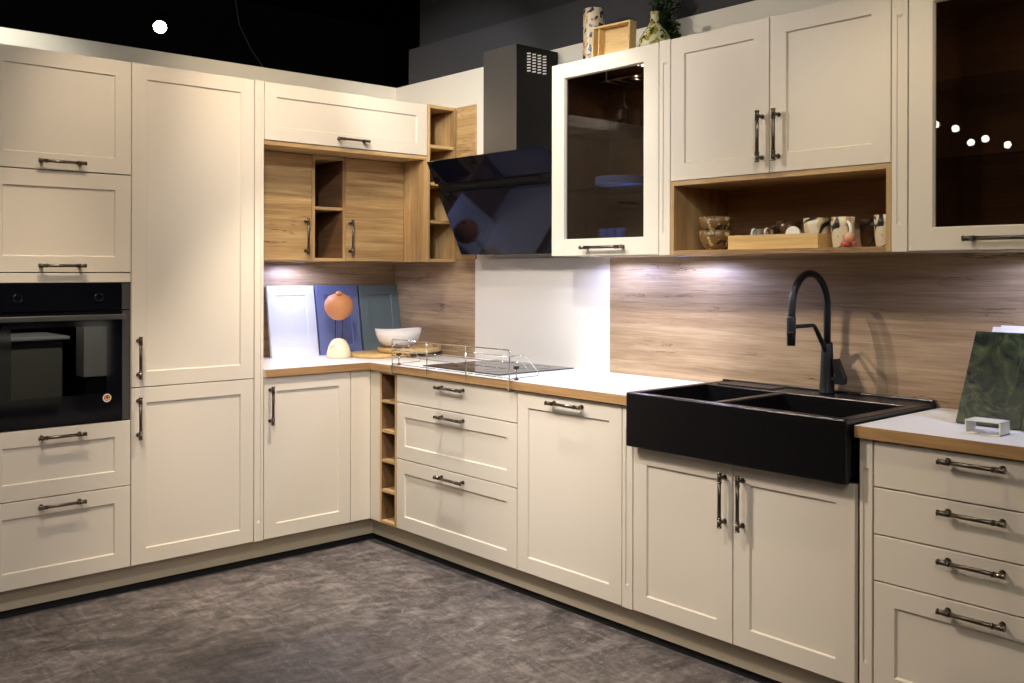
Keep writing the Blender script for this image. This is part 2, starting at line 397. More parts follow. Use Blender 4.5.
def fluted(f, u0, u1, w0, w1, depth, parent, top_gap=.09, bot_gap=.09):
    """decor pilaster with a recessed flute ending in small ramps"""
    m = M(f); uc = (u0 + u1) / 2; hw = .0095
    m.box(u0 + .002, u1 - .002, -depth, -.0045, w0, w1)
    m.box(u0 + .002, uc - hw, -.0045, 0, w0, w1, .0008); m.box(uc + hw, u1 - .002, -.0045, 0, w0, w1, .0008)
    m.box(uc - hw, uc + hw, -.0045, 0, w0, w0 + bot_gap); m.box(uc - hw, uc + hw, -.0045, 0, w1 - top_gap, w1)
    # pointed ramps where the groove ends
    for z, s_ in ((w0 + bot_gap, 1), (w1 - top_gap, -1)):
        v = [m.V((uc - hw, 0, z)), m.V((uc + hw, 0, z)), m.V((uc, -.0044, z + s_ * .014)), m.V((uc - hw, -.0045, z)), m.V((uc + hw, -.0045, z))]
        m.F([v[0], v[1], v[2]]); m.F([v[0], v[2], v[3]]); m.F([v[1], v[4], v[2]])
    return m.build('fluted_panel', cream, parent)

ZF = -.068          # floor level
ZB, ZT = .064, 2.341
WT, WB = .910, .872
XR, YB = .60, .63
XW = .22           # face of the wall units on the right
UB, UT, UN = 1.468, 2.352, 1.767
G = .0022          # half joint

# ------------------------------------------------------------------ room shell
m = M(); m.box(-9, 3.5, -11, 5, ZF - .1, ZF); struct(m.build('floor', floor_m))
m = M(); m.box(-3.2, XR, YB, YB + .10, ZF, 2.552); struct(m.build('wall_back', white_wall))
m = M(); m.box(XR, XR + .10, -4.6, YB + .10, ZF, 2.550); struct(m.build('wall_right', white_wall))
m = M(); m.box(XR + .02, XR + .10, -4.6, .52, 2.551, 2.775)
struct(m.build('trim_1', grey_wall_m))
m = M(); m.box(XR + .06, XR + .16, -4.6, .46, 2.776, 3.9)
struct(m.build('trim_2', grey_wall2))
m = M(); m.box(-9, 3.5, 4.9, 5, ZF, 4.2); struct(m.build('wall_far', black_wall_m))
m = M(); m.box(3.4, 3.5, -11, 4.9, ZF, 4.2); struct(m.build('wall_far_right', black_wall_m))
m = M(); m.box(-9, 3.5, -11, 5, 4.2, 4.3); struct(m.build('ceiling', black_wall_m))

# splashbacks and panels fixed to the walls
m = M(); m.box(-.624, XR - .012, YB - .012, YB - .001, WT, 1.452)
tag(m.build('splashback_panel', splash_x), 'oak-look splashback behind the leaning sample fronts, left of the corner', 'splashback')
m = M(); m.box(XR - .012, XR - .001, -.172, YB - .001, WT, 1.452)
tag(m.build('splashback_panel', splash_y), 'narrow oak-look splashback right of the corner, behind the white bowl', 'splashback')
m = M(); m.box(XR - .012, XR - .001, -1.202, -.172, WT, UB)
tag(m.build('splashback_panel', white_splash), 'white splashback panel behind the hob and under the hood', 'splashback')
m = M(); m.box(XR - .012, XR - .001, -4.4, -1.202, WT, UB)
tag(m.build('splashback_panel', splash_y), 'long oak-look splashback behind the black sink and tap', 'splashback')
m = M(); m.box(XR - .012, XR - .001, -.172, -.001, 1.453, 2.345)
tag(m.build('wall_panel', oak_y), 'oak panel on the wall between the tall shelf tower and the hood', 'panel')

# ------------------------------------------------------------------ plinths
pl = thing('plinth', (-1.0, .05, ZF), 'taupe plinth with black base under the tall units and left base cabinet', 'plinth')
M().box(-1.878, .05, .05, .066, -.030, ZB).build('plinth_board', plinth_m, pl)
M().box(-1.878, .07, .068, .10, ZF, -.030).build('base_strip', black_gap, pl)
pr_ = thing('plinth', (.05, -1.9, ZF), 'taupe plinth with black base under the right-hand run and sink', 'plinth')
M().box(.05, .066, -3.50, .05, -.030, ZB).build('plinth_board', plinth_m, pr_)
M().box(.068, .10, -3.50, .066, ZF, -.030).build('base_strip', black_gap, pr_)

# ------------------------------------------------------------------ left run
L0 = left(0)
# oven tower
ox0, ox1 = -1.878, -1.278
t = thing('oven_tower', (-1.578, .3, ZB), 'tall cream cabinet housing the built-in oven, at the left edge', 'cabinet')
mb = M(L0)
mb.box(ox0, ox1, -.58, -.022, ZB, .722); mb.box(ox0, ox1, -.58, -.022, 1.345, ZT)
mb.box(ox0, ox0 + .018, -.58, -.022, .722, 1.345); mb.box(ox1 - .006, ox1, -.58, -.022, .722, 1.345); mb.box(ox0, ox1, -.58, -.56, .722, 1.345)
mb.build('body', carcass_m, t)
for w0, w1, hz in ((1.829, ZT, 1.864), (1.390, 1.829, 1.420)):
    d = shaker(L0, ox0 + G, ox1 - G, w0 + G, w1 - G).build('flap_door', cream, t); handle(L0, -1.58, hz, .192, False, d)
slab(L0, ox0 + G, ox1 - G, 1.347, 1.390 - G).build('filler_strip', cream, t)
for w0, w1, hz in ((.432, .728, .690), (ZB, .432, .397)):
    d = shaker(L0, ox0 + G, ox1 - G, w0 + G, w1 - G).build('drawer_front', cream, t); handle(L0, -1.578, hz, .192, False, d)
# oven
ov = thing('built_in_oven', (-1.578, .25, .735), 'black glass built-in oven with two control knobs and a steel handle', 'oven')
e0, e1, o0, o1 = ox0 + .004, ox1 - .008, .732, 1.343
M(L0).box(e0 + .02, e1 - .02, -.55, -.03, o0 + .01, o1 - .01).build('body', blk, ov)
ctl = o1 - .118
M(L0).box(e0 + .034, e1 - .034, -.03, .004, ctl, o1 - .001, .001).build('control_panel', glossblk, ov)
for kx in (-1.750, -1.420):
    k = M(L0); k.tube([(kx, .004, 1.283), (kx, .012, 1.283)], [.0150, .0142], 24); k.tube([(kx, .004, 1.283), (kx, .0055, 1.283)], .0175, 24)
    k = k.build('knob', glossblk, ov)
    q = M(L0); ang = [2 * math.pi * i / 28 for i in range(29)]
    q.tube([(kx + .0165 * math.cos(a), .006, 1.283 + .0165 * math.sin(a)) for a in ang], .0010, 6, False); q.build('knob_ring', chrome, k)
# door: frame, window, handle, trims
dz = ctl - .006
dr = M(L0); dr.box(e0 + .034, e0 + .10, -.024, .002, o0, dz); dr.box(e1 - .10, e1 - .034, -.024, .002, o0, dz)
dr.box(e0 + .10, e1 - .10, -.024, .002, o0, o0 + .125); dr.box(e0 + .10, e1 - .10, -.024, .002, dz - .065, dz)
dr = dr.build('oven_door', glossblk, ov)
M(L0).box(e0 + .10, e1 - .10, -.004, .0015, o0 + .125, dz - .065).build('door_glass', oven_glass, dr)
hb = M(L0); hb.box(e0 + .03, e1 - .03, .028, .040, dz - .036, dz - .012, .004)
for hx in (e0 + .06, e1 - .06): hb.box(hx - .01, hx + .01, 0, .03, dz - .032, dz - .016, .002)
hb.build('oven_handle', steel, dr)
for a, b in ((e0, e0 + .032), (e1 - .032, e1)):
    tr = M(L0)
    tr.box(a, b, -.03, .002, ctl + .001, o1 - .001, .001); tr.box(a, b, -.03, .002, o0, ctl - .004, .001)
    tr.build('side_trim', steel, ov)
cv = M(L0)   # cavity liner and racks behind the window
cv.box(e0 + .06, e1 - .06, -.42, -.41, o0 + .08, dz - .03)
cv.build('cavity', mat('oven_enamel', srgb(70, 72, 66), .35), ov)
for rz_ in (o0 + .22, o0 + .29, o0 + .36):
    rk = M(L0)
    rk.tube([(e0 + .11, -.04, rz_), (e1 - .11, -.04, rz_)], .002, 6); rk.tube([(e0 + .11, -.38, rz_), (e1 - .11, -.38, rz_)], .002, 6)
    for i in range(15):
        xx = e0 + .12 + i * (e1 - e0 - .24) / 14; rk.tube([(xx, -.04, rz_), (xx, -.38, rz_)], .0012, 5)
    rk.build('oven_rack', chrome, ov)
st = M(L0)
sx, sz = -1.384, .835
st.mat(0).tube([(sx, .002, sz), (sx, .0024, sz)], .0185, 28); st.mat(1).tube([(sx, .002, sz), (sx, .0027, sz)], .0135, 28)
st.mat(2).tube([(sx, .002, sz - .002), (sx, .0030, sz - .002)], .0092, 24); st.mat(3).tube([(sx, .002, sz + .001), (sx, .0033, sz + .001)], .0052, 20)
st.build('round_sticker', [mat('sticker_white', srgb(236, 226, 206), .5), mat('sticker_red', srgb(176, 52, 34), .5),
                           mat('sticker_gold', srgb(226, 186, 90), .5), mat('sticker_black', (.01, .01, .01), .5)], dr)['label'] = 'small round white, red and gold sticker'
# tall cabinet
t = thing('tall_cabinet', (-.978, .3, ZB), 'tall cream cabinet with two stacked long doors, right of the oven tower', 'cabinet')
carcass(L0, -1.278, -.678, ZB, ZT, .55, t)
d = shaker(L0, -1.278 + G, -.678 - G, .869 + G, ZT - G).build('door', cream, t); handle(L0, -1.247, 1.005, .190, True, d)
d = shaker(L0, -1.278 + G, -.678 - G, ZB + G, .869 - G).build('door', cream, t); handle(L0, -1.247, .732, .190, True, d)
t = thing('pilaster', (-.652, .3, ZB), 'tall narrow fluted cream strip beside the tall cabinet, floor to cabinet top', 'pilaster', None)
fluted(L0, -.678, -.626, ZB, ZT, .57, t)
# base cabinet and corner fillers
t = thing('base_cabinet', (-.3, .3, ZB), 'cream base cabinet with one vertical-handled door left of the corner', 'cabinet')
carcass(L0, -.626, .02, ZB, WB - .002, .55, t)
d = shaker(L0, -.626 + G, -.123 - G, ZB + G, WB - .006).build('door', cream, t); handle(L0, -.592, .730, .190, True, d)
slab(L0, -.123 + G, -.0, ZB + G, WB - .006).build('corner_filler', cream, t)
M().box(0, .02, -.088, -.001, ZB + G, WB - .006, .001).build('corner_filler', cream, t)

# flap wall cabinet over the niche
t = thing('flap_wall_cabinet', (-.12, .3, 2.05), 'cream wall cabinet with one wide lift-up flap above the oak niche', 'cabinet')
carcass(L0, -.626, .378, 2.074, ZT, .58, t)
d = shaker(L0, -.626 + G, .378 - G, 2.052, ZT - G).build('flap_door', cream, t); handle(L0, -.124, 2.092, .190, False, d)
M(L0).box(-.626, .378, -.58, -.003, 2.028, 2.048, .001).build('oak_bottom_board', oak_x, t)
# oak niche cabinet
t = thing('niche_wall_cabinet', (-.12, .4, 1.452), 'oak wall cabinet set back under the flap, two doors and middle shelf', 'cabinet')
LN = left(.200)
z0, z1 = 1.452, 2.026
M(LN).box(.358, .378, -.39, .222, z0, z1, .001).build('side_panel', oak_z, t)
M(LN).box(-.626, -.600, -.39, .0, z0, z1, .001).build('side_panel', oak_z, t)
M(LN).box(-.600, -.242, -.39, -.022, z0, z1).build('body', oak_shaded, t)
M(LN).box(-.028, .356, -.39, -.022, z0, z1).build('body', oak_shaded, t)
M(LN).box(-.242, -.224, -.39, 0, z0, z1, .001).build('divider', oak_z, t)
M(LN).box(-.050, -.032, -.39, 0, z0, z1, .001).build('divider', oak_z, t)
for a in (z0, z1 - .018): M(LN).box(-.224, -.050, -.36, 0, a, a + .018, .001).build('shelf', oak_x, t)
M(LN).box(-.224, -.050, -.36, -.004, 1.732, 1.748, .001).build('shelf', oak_x, t)
M(LN).box(-.224, -.050, -.39, -.36, z0, z1).build('back_panel', oak_shaded, t)
for a, b in ((-.224, -.2225), (-.0515, -.050)): M(LN).box(a, b, -.36, -.004, z0 + .018, z1 - .018).build('shaded_inner_face', oak_shaded, t)  # thin dark sheets that paint shade on the cubby's inner sides
d = slab(LN, -.598, -.244, z0 + .002, z1 - .002).build('door', oak_front, t); handle(LN, -.282, 1.585, .190, True, d)
d = slab(LN, -.030, .356, z0 + .002, z1 - .002).build('door', oak_front, t); handle(LN, -.006, 1.585, .190, True, d)
# oak shelf tower
t = thing('shelf_tower', (.48, .2, 1.452), 'tall narrow oak wall shelf with four open cubbies beside the flap cabinet', 'shelf')
open_box(L0, .380, XR - .013, 1.452, ZT + .002, 0, -.34, .018, (2.118, 1.905, 1.690), t, (oak_z, oak_x, oak_shaded))

# ------------------------------------------------------------------ right run
R0 = right(0)
t = thing('base_shelf', (.3, -.167, ZB), 'narrow open oak base shelf with five small cubbies in the corner', 'shelf')
open_box(R0, .090, .243, ZB + .001, WB - .002, 0, -.50, .014, (.711 + .006, .554 + .006, .396 + .006, .238 + .006), t, (oak_z, oak_y, oak_shaded))
for a, b in ((.104, .1055), (.2275, .229)): M(R0).box(a, b, -.49, -.003, ZB + .015, WB - .016).build('shaded_inner_face', oak_shaded, t)  # dark sheets standing in for shade inside the base shelf
t = thing('drawer_cabinet', (.3, -.714, ZB), 'cream base cabinet with three drawers under the hob', 'cabinet')
carcass(R0, .246, 1.183, ZB, WB - .002, .53, t)
for w0, w1, hz, sh in ((.719, WB - .006, .831, 0), (.428, .719, .686, 1), (ZB, .428, .392, 1)):
    d = (shaker if sh else slab)(R0, .246 + G, 1.183 - G, w0 + G, w1 - G).build('drawer_front', cream, t); handle(R0, .717, hz, .202, False, d)
t = thing('dishwasher_cabinet', (.3, -1.5, ZB), 'cream base unit with one tall panelled front and top handle, left of the sink', 'cabinet')
carcass(R0, 1.183, 1.809, ZB, WB - .002, .53, t)
d = shaker(R0, 1.183 + G, 1.809 - G, ZB + G, WB - .008).build('door', cream, t); handle(R0, 1.504, .836, .202, False, d)
t = thing('pilaster', (.3, -1.837, ZB), 'short fluted cream strip left of the sink cabinet', 'pilaster', None)
fluted(R0, 1.809, 1.866, ZB, WB - .004, .50, t)
t = thing('sink_cabinet', (.3, -2.338, ZB), 'cream double-door base cabinet below the black sink', 'cabinet')
mb = M(R0); mb.box(1.866, 2.810, -.54, -.022, ZB, .705); mb.box(1.866, 1.872, -.54, -.022, .705, WB); mb.box(2.815, 2.821, -.54, -.022, .705, WB); mb.build('body', carcass_m, t)
d = shaker(R0, 1.866 + G, 2.338 - G, ZB + G, .715).build('door', cream, t); handle(R0, 2.304, .580, .195, True, d)
d = shaker(R0, 2.338 + G, 2.810 - G, ZB + G, .715).build('door', cream, t); handle(R0, 2.381, .580, .195, True, d)
t = thing('pilaster', (.3, -2.845, ZB), 'short fluted cream strip between the sink cabinet and the four drawers', 'pilaster', None)
fluted(R0, 2.822, 2.868, ZB, WB - .004, .50, t)
t = thing('drawer_cabinet', (.3, -3.185, ZB), 'cream base cabinet with four drawers at the right edge', 'cabinet')
carcass(R0, 2.870, 3.50, ZB, WB - .002, .53, t)
for w0, w1, hz, sh in ((.7205, WB - .006, .837, 0), (.5715, .7205, .685, 0), (.424, .5715, .539, 0), (ZB, .424, .391, 1)):
    d = (shaker if sh else slab)(R0, 2.870 + G, 3.50 - G, w0 + G, w1 - G).build('drawer_front', cream, t); handle(R0, 3.185, hz, .192, False, d)

# ------------------------------------------------------------------ worktops
ov_ = -.02
t = thing('worktop', (.3, -.6, WB), 'white L-shaped worktop with oak front edge carrying the hob and samples', 'worktop')
poly = [(-.624, ov_ + .002), (ov_ + .002, ov_ + .002), (ov_ + .002, -1.872), (XR - .012, -1.872), (XR - .012, YB - .012), (-.624, YB - .012)]
M().prism(poly, WB, WT).build('top', white_top, t)
eb = M(); eb.box(-.624, ov_ - .0, ov_, ov_ + .002, WB, WT - .0005); eb.build('edge_band', edge_x, t)
eb = M(); eb.box(ov_, ov_ + .002, -1.872, ov_ + .002, WB, WT - .0005); eb.build('edge_band', edge_y, t)
t = thing('worktop', (.3, -3.1, WB), 'white worktop piece with oak front edge right of the sink', 'worktop')
M().box(ov_ + .002, XR - .012, -3.52, -2.816, WB, WT).build('top', white_top, t)
M().box(ov_, ov_ + .002, -3.52, -2.816, WB, WT - .0005).build('edge_band', edge_y, t)

# ------------------------------------------------------------------ sink
sk = thing('apron_sink', (.27, -2.342, .72), 'black granite double-bowl apron-front sink', 'sink')
ya, yb_ = 1.874, 2.804          # in u
s0, s1, sd0, sd1 = .719, .930, .052, -(XR - .014)
m = M(R0)
ub1, ub2, dv1, dv2 = ya + .030, yb_ - .045, 2.236, 2.272
df, db = .022, -.425            # bowl front and back
# apron with softly bevelled edges
m.box(ya, yb_, df - .0, sd0, s0, s1, .006)
m.box(ya, ub1, sd1, df + .004, s0 + .02, s1 - .001, .003)
m.box(ub2, yb_, sd1, df + .004, s0 + .02, s1 - .004, .003)
m.box(dv1, dv2, db, df + .002, s0 + .03, s1 - .006, .006)
m.box(ub1 - .002, ub2 + .002, sd1, db, s0 + .02, s1 - .003, .003)
m.box(ub1 - .002, ub2 + .002, db - .001, df + .002, s0 + .01, s0 + .025)
m.box(ya + .004, yb_ - .004, sd1, sd1 + .018, s1 - .02, s1 + .006, .003)     # upstand at the wall
m.build('basin', granite, sk)
m = M(R0); m.box(ub1 + .03, 2.20, sd1 + .03, db - .03, s1 - .004, s1 + .002, .002); m.build('deck_ledge', granite, sk)
for uc in ((ub1 + dv1) / 2, (dv2 + ub2) / 2):
    q = M(R0); q.tube([(uc, -.2, s0 + .025), (uc, -.2, s0 + .029)], .045, 24); q.tube([(uc, -.2, s0 + .029), (uc, -.2, s0 + .034)], .022, 20); q.build('drain', steel, sk)

# ------------------------------------------------------------------ tap
fy, fx = -2.405, .520
tp = thing('kitchen_tap', (fx, fy, s1), 'matt black pull-out tap with high arched spout on the sink deck', 'tap')
m = M(); m.lathe([(.0001, 0), (.030, 0), (.030, .006), (.0285, .012), (.0255, .10), (.0215, .190), (.019, .200), (.0001, .200)], (fx, fy, s1 - .002), 28); m.build('tap_body', blk_matt, tp)
pts = [(fx, fy, s1 + .190), (fx, fy, 1.235)]
rx = .124; cx_ = fx - rx
for k in range(1, 20):
    a = math.pi * k / 20; pts.append((cx_ + rx * math.cos(a), fy, 1.262 + .132 * math.sin(a)))
pts += [(fx - 2 * rx, fy, 1.245), (fx - 2 * rx - .004, fy, 1.215)]
m = M(); m.tube(pts, .0138, 16); m.build('spout_hose', blk_matt, tp)
m = M(); hx = fx - 2 * rx - .004; m.tube([(hx, fy, 1.236), (hx, fy, 1.229), (hx, fy, 1.175), (hx, fy, 1.126)], [.0150, .0170, .0170, .0155], 18)
m.tube([(hx, fy, 1.178), (hx, fy, 1.171)], .0182, 18); m.tube([(hx - .016, fy, 1.168), (hx - .022, fy, 1.168)], .004, 10); m.build('spray_head', blk_matt, tp)
m = M(); m.tube([(hx + .01, fy, 1.196), (fx - .105, fy, 1.196), (fx - .090, fy, 1.191), (fx - .022, fy, 1.110), (fx - .004, fy, 1.075)], [.0075, .0075, .008, .010, .012], 12); m.build('support_arm', blk_matt, tp)
m = M(); m.tube([(fx, fy, .985), (fx, fy - .046, .985)], .0115, 16)
m.prism([(fy - .028, 1.064), (fy - .046, 1.066), (fy - .078, .992), (fy - .074, .968), (fy - .036, .968), (fy - .040, 1.000)], fx - .014, fx + .014, 0)
m.build('lever', blk_matt, tp)

# ------------------------------------------------------------------ hob
hb = thing('induction_hob', (.33, -.672, WT), 'black glass induction hob set in the worktop', 'hob')
m = M(); m.box(.072, .572, -.975, -.375, WT, WT + .006, .002); m.build('glass_plate', glossblk, hb)
zone_m = mat('zone_grey', srgb(110, 110, 112), .5)
for (cx2, cy2, r_) in ((.20, -.52, .09), (.20, -.82, .07), (.43, -.52, .07), (.43, -.82, .09)):
    m = M(); m.tube([(cx2 + r_ * math.cos(a), cy2 + r_ * math.sin(a), WT + .0062) for a in [2 * math.pi * i / 40 for i in range(41)]], .0007, 4, False); m.build('zone_marking', zone_m, hb)

# hob guard rail
gr = thing('hob_guard', (-.03, -.711, WB), 'chrome wire hob guard clamped on the worktop edge', 'guard rail')
gx, g0, g1 = -.034, -.254, -1.168
def wire(pts, r=.0022): 
    m_ = M(); m_.tube(pts, r, 8); return m_
top = M(); top.tube([(gx, g0, .880), (gx, g0, 1.040), (gx, g0 - .006, 1.047), (gx, g1 + .006, 1.047), (gx, g1, 1.040), (gx, g1, .880)], .0028, 8)
top.build('outer_frame', chrome, gr)
for z in (1.019, .991, .963, .922): wire([(gx, g0, z), (gx, g1, z)], .0018).build('rail', chrome, gr)
for y in (-.557, -.863): wire([(gx - .003, y, .885), (gx - .003, y, 1.047)], .0026).build('upright', chrome, gr)
for y in (g0, g1):
    m_ = M(); m_.tube([(gx, y, 1.019), (.035, y, 1.019), (.067, y, 1.014), (.146, y, .936), (.142, y, .922), (gx, y, .918)], .0022, 8)
    m_.tube([(gx, y, .991), (.02, y, .991), (.05, y, .985), (.085, y, .945)], .0018, 8); m_.build('side_frame', chrome, gr)
    c_ = M(); c_.tube([(.008, y, .914), (.008, y, .968)], .0035, 10); c_.box(gx - .002, .012, y - .004, y + .004, .9105, .9135)
    c_.box(gx - .006, gx - .003, y - .004, y + .004, .862, .9135); c_.box(gx - .006, -.002, y - .004, y + .004, .862, .865)
    c_ = c_.build('clamp', chrome, gr)
    k_ = M(); k_.tube([(.008, y, .962), (.008, y, .974)], .0135, 16); k_.build('knob', blk, c_)['label'] = 'black clamp knob'
    k_ = M(); k_.tube([(.008, y, .911), (.008, y, .918)], .010, 14); k_.build('clamp_foot', blk, c_)

# ------------------------------------------------------------------ hood
hd = thing('cooker_hood', (.45, -.705, 1.49), 'slanted black glass cooker hood with grey chimney above the hob', 'hood')
hy0, hy1 = -.236, -1.164
P0, P1 = Vector((.198, 0, 1.982)), Vector((.437, 0, 1.491))     # top and bottom of the slanted face
def hood_slab(t0, t1, th, off, y0, y1):
    d_ = (P1 - P0); n_ = Vector((-d_.z, 0, d_.x)).normalized()   # points to the wall side
    if n_.x < 0: n_ = -n_
    a = P0 + d_ * t0 + n_ * off; b = P0 + d_ * t1 + n_ * off
    return [(a.x, a.z), (b.x, b.z), (b.x + n_.x * th, b.z + n_.z * th), (a.x + n_.x * th, a.z + n_.z * th)]
def slabm(t0, t1, th, off, y0, y1):
    m_ = M(); pz = hood_slab(t0, t1, th, off, y0, y1)
    m_.prism(pz, y1, y0, 1); return m_
slabm(0, .235, .006, 0, hy0, hy1).build('upper_glass', hood_glass, hd)
slabm(.335, 1, .006, 0, hy0, hy1).build('lower_glass', hood_glass, hd)
slabm(.235, .335, .006, .010, hy0 - .01, hy1 + .01).build('intake_slot', slot_blk, hd)
slabm(.262, .305, .004, .004, hy0 - .16, hy1 + .13).build('slot_bar', slot_blk, hd)
m_ = M(); m_.prism([(.225, 1.965), (.447, 1.505), (.47, 1.492), (XR - .013, 1.492), (XR - .013, 1.80), (.36, 1.965)], hy1 + .03, hy0 - .03, 1); m_.build('hood_body', slot_blk, hd)
m_ = M()
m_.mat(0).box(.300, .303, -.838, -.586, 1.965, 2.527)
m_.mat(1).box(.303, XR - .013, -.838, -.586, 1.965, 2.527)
m_.build('chimney', [chim_m, chim_shade], hd)
m_ = M()     # vent louvres: four columns of slanted slots on the side
for c_ in range(4):
    for r_ in range(7):
        xa = .372 + c_ * .036; za = 2.398 + r_ * .0145
        v = [(xa, za), (xa + .024, za + .004), (xa + .024, za + .011), (xa, za + .007)]
        m_.prism(v, -.8392, -.8382, 1)
m_.build('vent_slots', vent_m, hd)

# ------------------------------------------------------------------ wall units on the right
RW = right(XW)
WD = XR - XW - .024          # carcass depth
def glass_unit(u0, u1, label, hz_u, handle_len, shelves):
    t = thing('glass_wall_cabinet', (XR - .2, -(u0 + u1) / 2, UB), label, 'cabinet')
    th = .018
    m_ = M(RW); D = WD
    for a, b in ((u0 + .001, u0 + th), (u1 - th, u1 - .001)): m_.box(a, b, -.022 - D, -.022, UB, UT)
    m_.box(u0 + th, u1 - th, -.022 - D, -.022, UB, UB + th); m_.box(u0 + th, u1 - th, -.022 - D, -.022, UT - th, UT)
    m_.build('body', cream_body, t)
    M(RW).box(u0 + th, u1 - th, -.022 - D, -.022 - D + .008, UB + th, UT - th).build('back_panel', oak_shaded, t)
    li = M(RW)
    for a, b in ((u0 + th, u0 + th + .003), (u1 - th - .003, u1 - th)): li.box(a, b, -.02 - D + .008, -.03, UB + th, UT - th)
    li.box(u0 + th, u1 - th, -.02 - D + .008, -.03, UT - th - .003, UT - th); li.build('shaded_inner_face', oak_shaded, t)
    fr = .082; wb_, wt_ = UB + .075, UT - .070
    def ring(i, d, k=0): return [(u0 + G + i, d, UB + G + i), (u1 - G - i, d, UB + G + i), (u1 - G - i, d, UT - G - i), (u0 + G + i, d, UT - G - i)]
    def ringi(i, d): return [(u0 + fr + i, d, wb_ + i), (u1 - fr - i, d, wb_ + i), (u1 - fr - i, d, wt_ - i), (u0 + fr + i, d, wt_ - i)]
    m_ = M(RW); m_.ring_stack([ringi(.004, -.02), ring(0, -.02), ring(0, -.0015), ring(.0015, 0), ringi(0, 0), ringi(.004, -.012), ringi(.004, -.02)], False, False, smooth=False)
    d = m_.build('door', cream, t)
    M(RW).box(u0 + fr, u1 - fr, -.018, -.014, wb_, wt_).build('glass_pane', smoke, d)
    handle(RW, hz_u, UB + .038, handle_len, False, d)
    for z in shelves: M(RW).box(u0 + th, u1 - th, -.02 - D + .012, -.05, z - .006, z, .001).build('glass_shelf', clear, t)
    return t
glass_unit(1.172, 1.812, 'cream glass-door wall cabinet beside the hood, stemware inside', 1.512, .245, (1.775, 2.03))
glass_unit(2.873, 3.50, 'cream glass-door wall cabinet at the right edge, reflecting ceiling lamps', 3.19, .245, (1.775, 2.03))
for a, b, lb in ((1.812, 1.872, 'fluted cream strip between the left glass cabinet and the double-door wall cabinet'),
                 (2.815, 2.873, 'fluted cream strip between the double-door wall cabinet and the right glass cabinet')):
    t = thing('pilaster', (.35, -(a + b) / 2, UB), lb, 'pilaster', None); fluted(RW, a, b, UB, UT, .35, t)
t = thing('double_door_wall_cabinet', (.4, -2.343, UN), 'cream wall cabinet with two panelled doors above the mug shelf', 'cabinet')
carcass(RW, 1.872, 2.815, UN + .02, UT, WD, t)
d = shaker(RW, 1.872 + G, 2.341 - G, UN + G, UT - G).build('door', cream, t); handle(RW, 2.310, 1.905, .190, True, d)
d = shaker(RW, 2.341 + G, 2.815 - G, UN + G, UT - G).build('door', cream, t); handle(RW, 2.380, 1.905, .190, True, d)
t = thing('open_wall_shelf', (.4, -2.343, UB), 'open oak shelf box holding mugs and bowls above the sink', 'shelf')
open_box(RW, 1.872, 2.815, UB, UN, -.001, -.022 - WD, .018, (), t, (oak_z, oak_y, oak_back))

# ------------------------------------------------------------------ under-cabinet lights
def led(loc, label, power):
    t = thing('led_puck', loc, label, 'lamp', None)
    x, y, z = loc
    m_ = M(); m_.lathe([(.034, -.002), (.036, -.0015), (.036, 0), (.0001, 0)], (x, y, z), 28); m_.build('housing', steel, t)
    m_ = M(); m_.lathe([(.0001, -.0022), (.029, -.0022), (.029, -.0012)], (x, y, z), 24); m_.build('diffuser', led_e, t)
    ld = bpy.data.lights.new('led_light', 'SPOT'); ld.energy = power; ld.color = COOL; ld.spot_size = R(176); ld.spot_blend = .25; ld.shadow_soft_size = .04
    lo = bpy.data.objects.new('led_light', ld); COL.objects.link(lo); lo.parent = t; lo.location = (0, 0, -.006)
led((-.16, .48, 1.450), 'slim round LED puck under the oak niche cabinet, over the sample fronts', 12)
led((.42, -1.34, UB - .001), 'slim round LED puck under the glass cabinet beside the hood', 12)
led((.42, -1.78, UB - .001), 'slim round LED puck under the fluted strip left of the mug shelf', 12)
led((.42, -3.25, UB - .001), 'slim round LED puck under the glass cabinet at the right edge', 12)
tl = thing('cabinet_light', (.42, -1.56, UT - .021), 'round lamp inside the top of the glass cabinet beside the hood', 'lamp')
m_ = M(); m_.lathe([(.035, -.006), (.037, 0), (.0001, 0)], (.42, -1.56, UT - .022), 24); m_.build('housing', steel, tl)
m_ = M(); m_.lathe([(.0001, -.007), (.03, -.007), (.03, -.005)], (.42, -1.56, UT - .022), 24); m_.build('diffuser', emis('cabinet_glow', (1, .95, .85), 6), tl)
def inner(parent, loc, e, col, size=.03):
    ld = bpy.data.lights.new('inner_light', 'POINT'); ld.energy = e; ld.color = col; ld.shadow_soft_size = size
    lo = bpy.data.objects.new('inner_light', ld); COL.objects.link(lo); lo.parent = parent; lo.location = loc
inner(tl, (-.05, 0, -.10), .35, (1, .80, .60), 0)
t = thing('led_strip', (.30, -1.56, UB + .019), 'short cool LED strip on the floor of the glass cabinet beside the hood', 'lamp')
m_ = M(); m_.box(.56, .568, -1.76, -1.24, UB + .0185, UB + .024, .001); m_.build('strip', led_e, t)
inner(t, (.0, .14, .05), .6, (.25, .38, 1), 0); inner(t, (.05, .0, .22), .3, (.3, .42, 1), 0)
t = thing('cabinet_light', (.42, -3.20, UT - .021), 'round lamp added inside the glass cabinet at the right edge to brighten it', 'lamp')
m_ = M(); m_.lathe([(.035, -.006), (.037, 0), (.0001, 0)], (.42, -3.20, UT - .022), 24); m_.build('housing', steel, t)
inner(t, (-.05, 0, -.25), .35, (1, .78, .55), 0)  # added light that lifts the dark cabinet interior

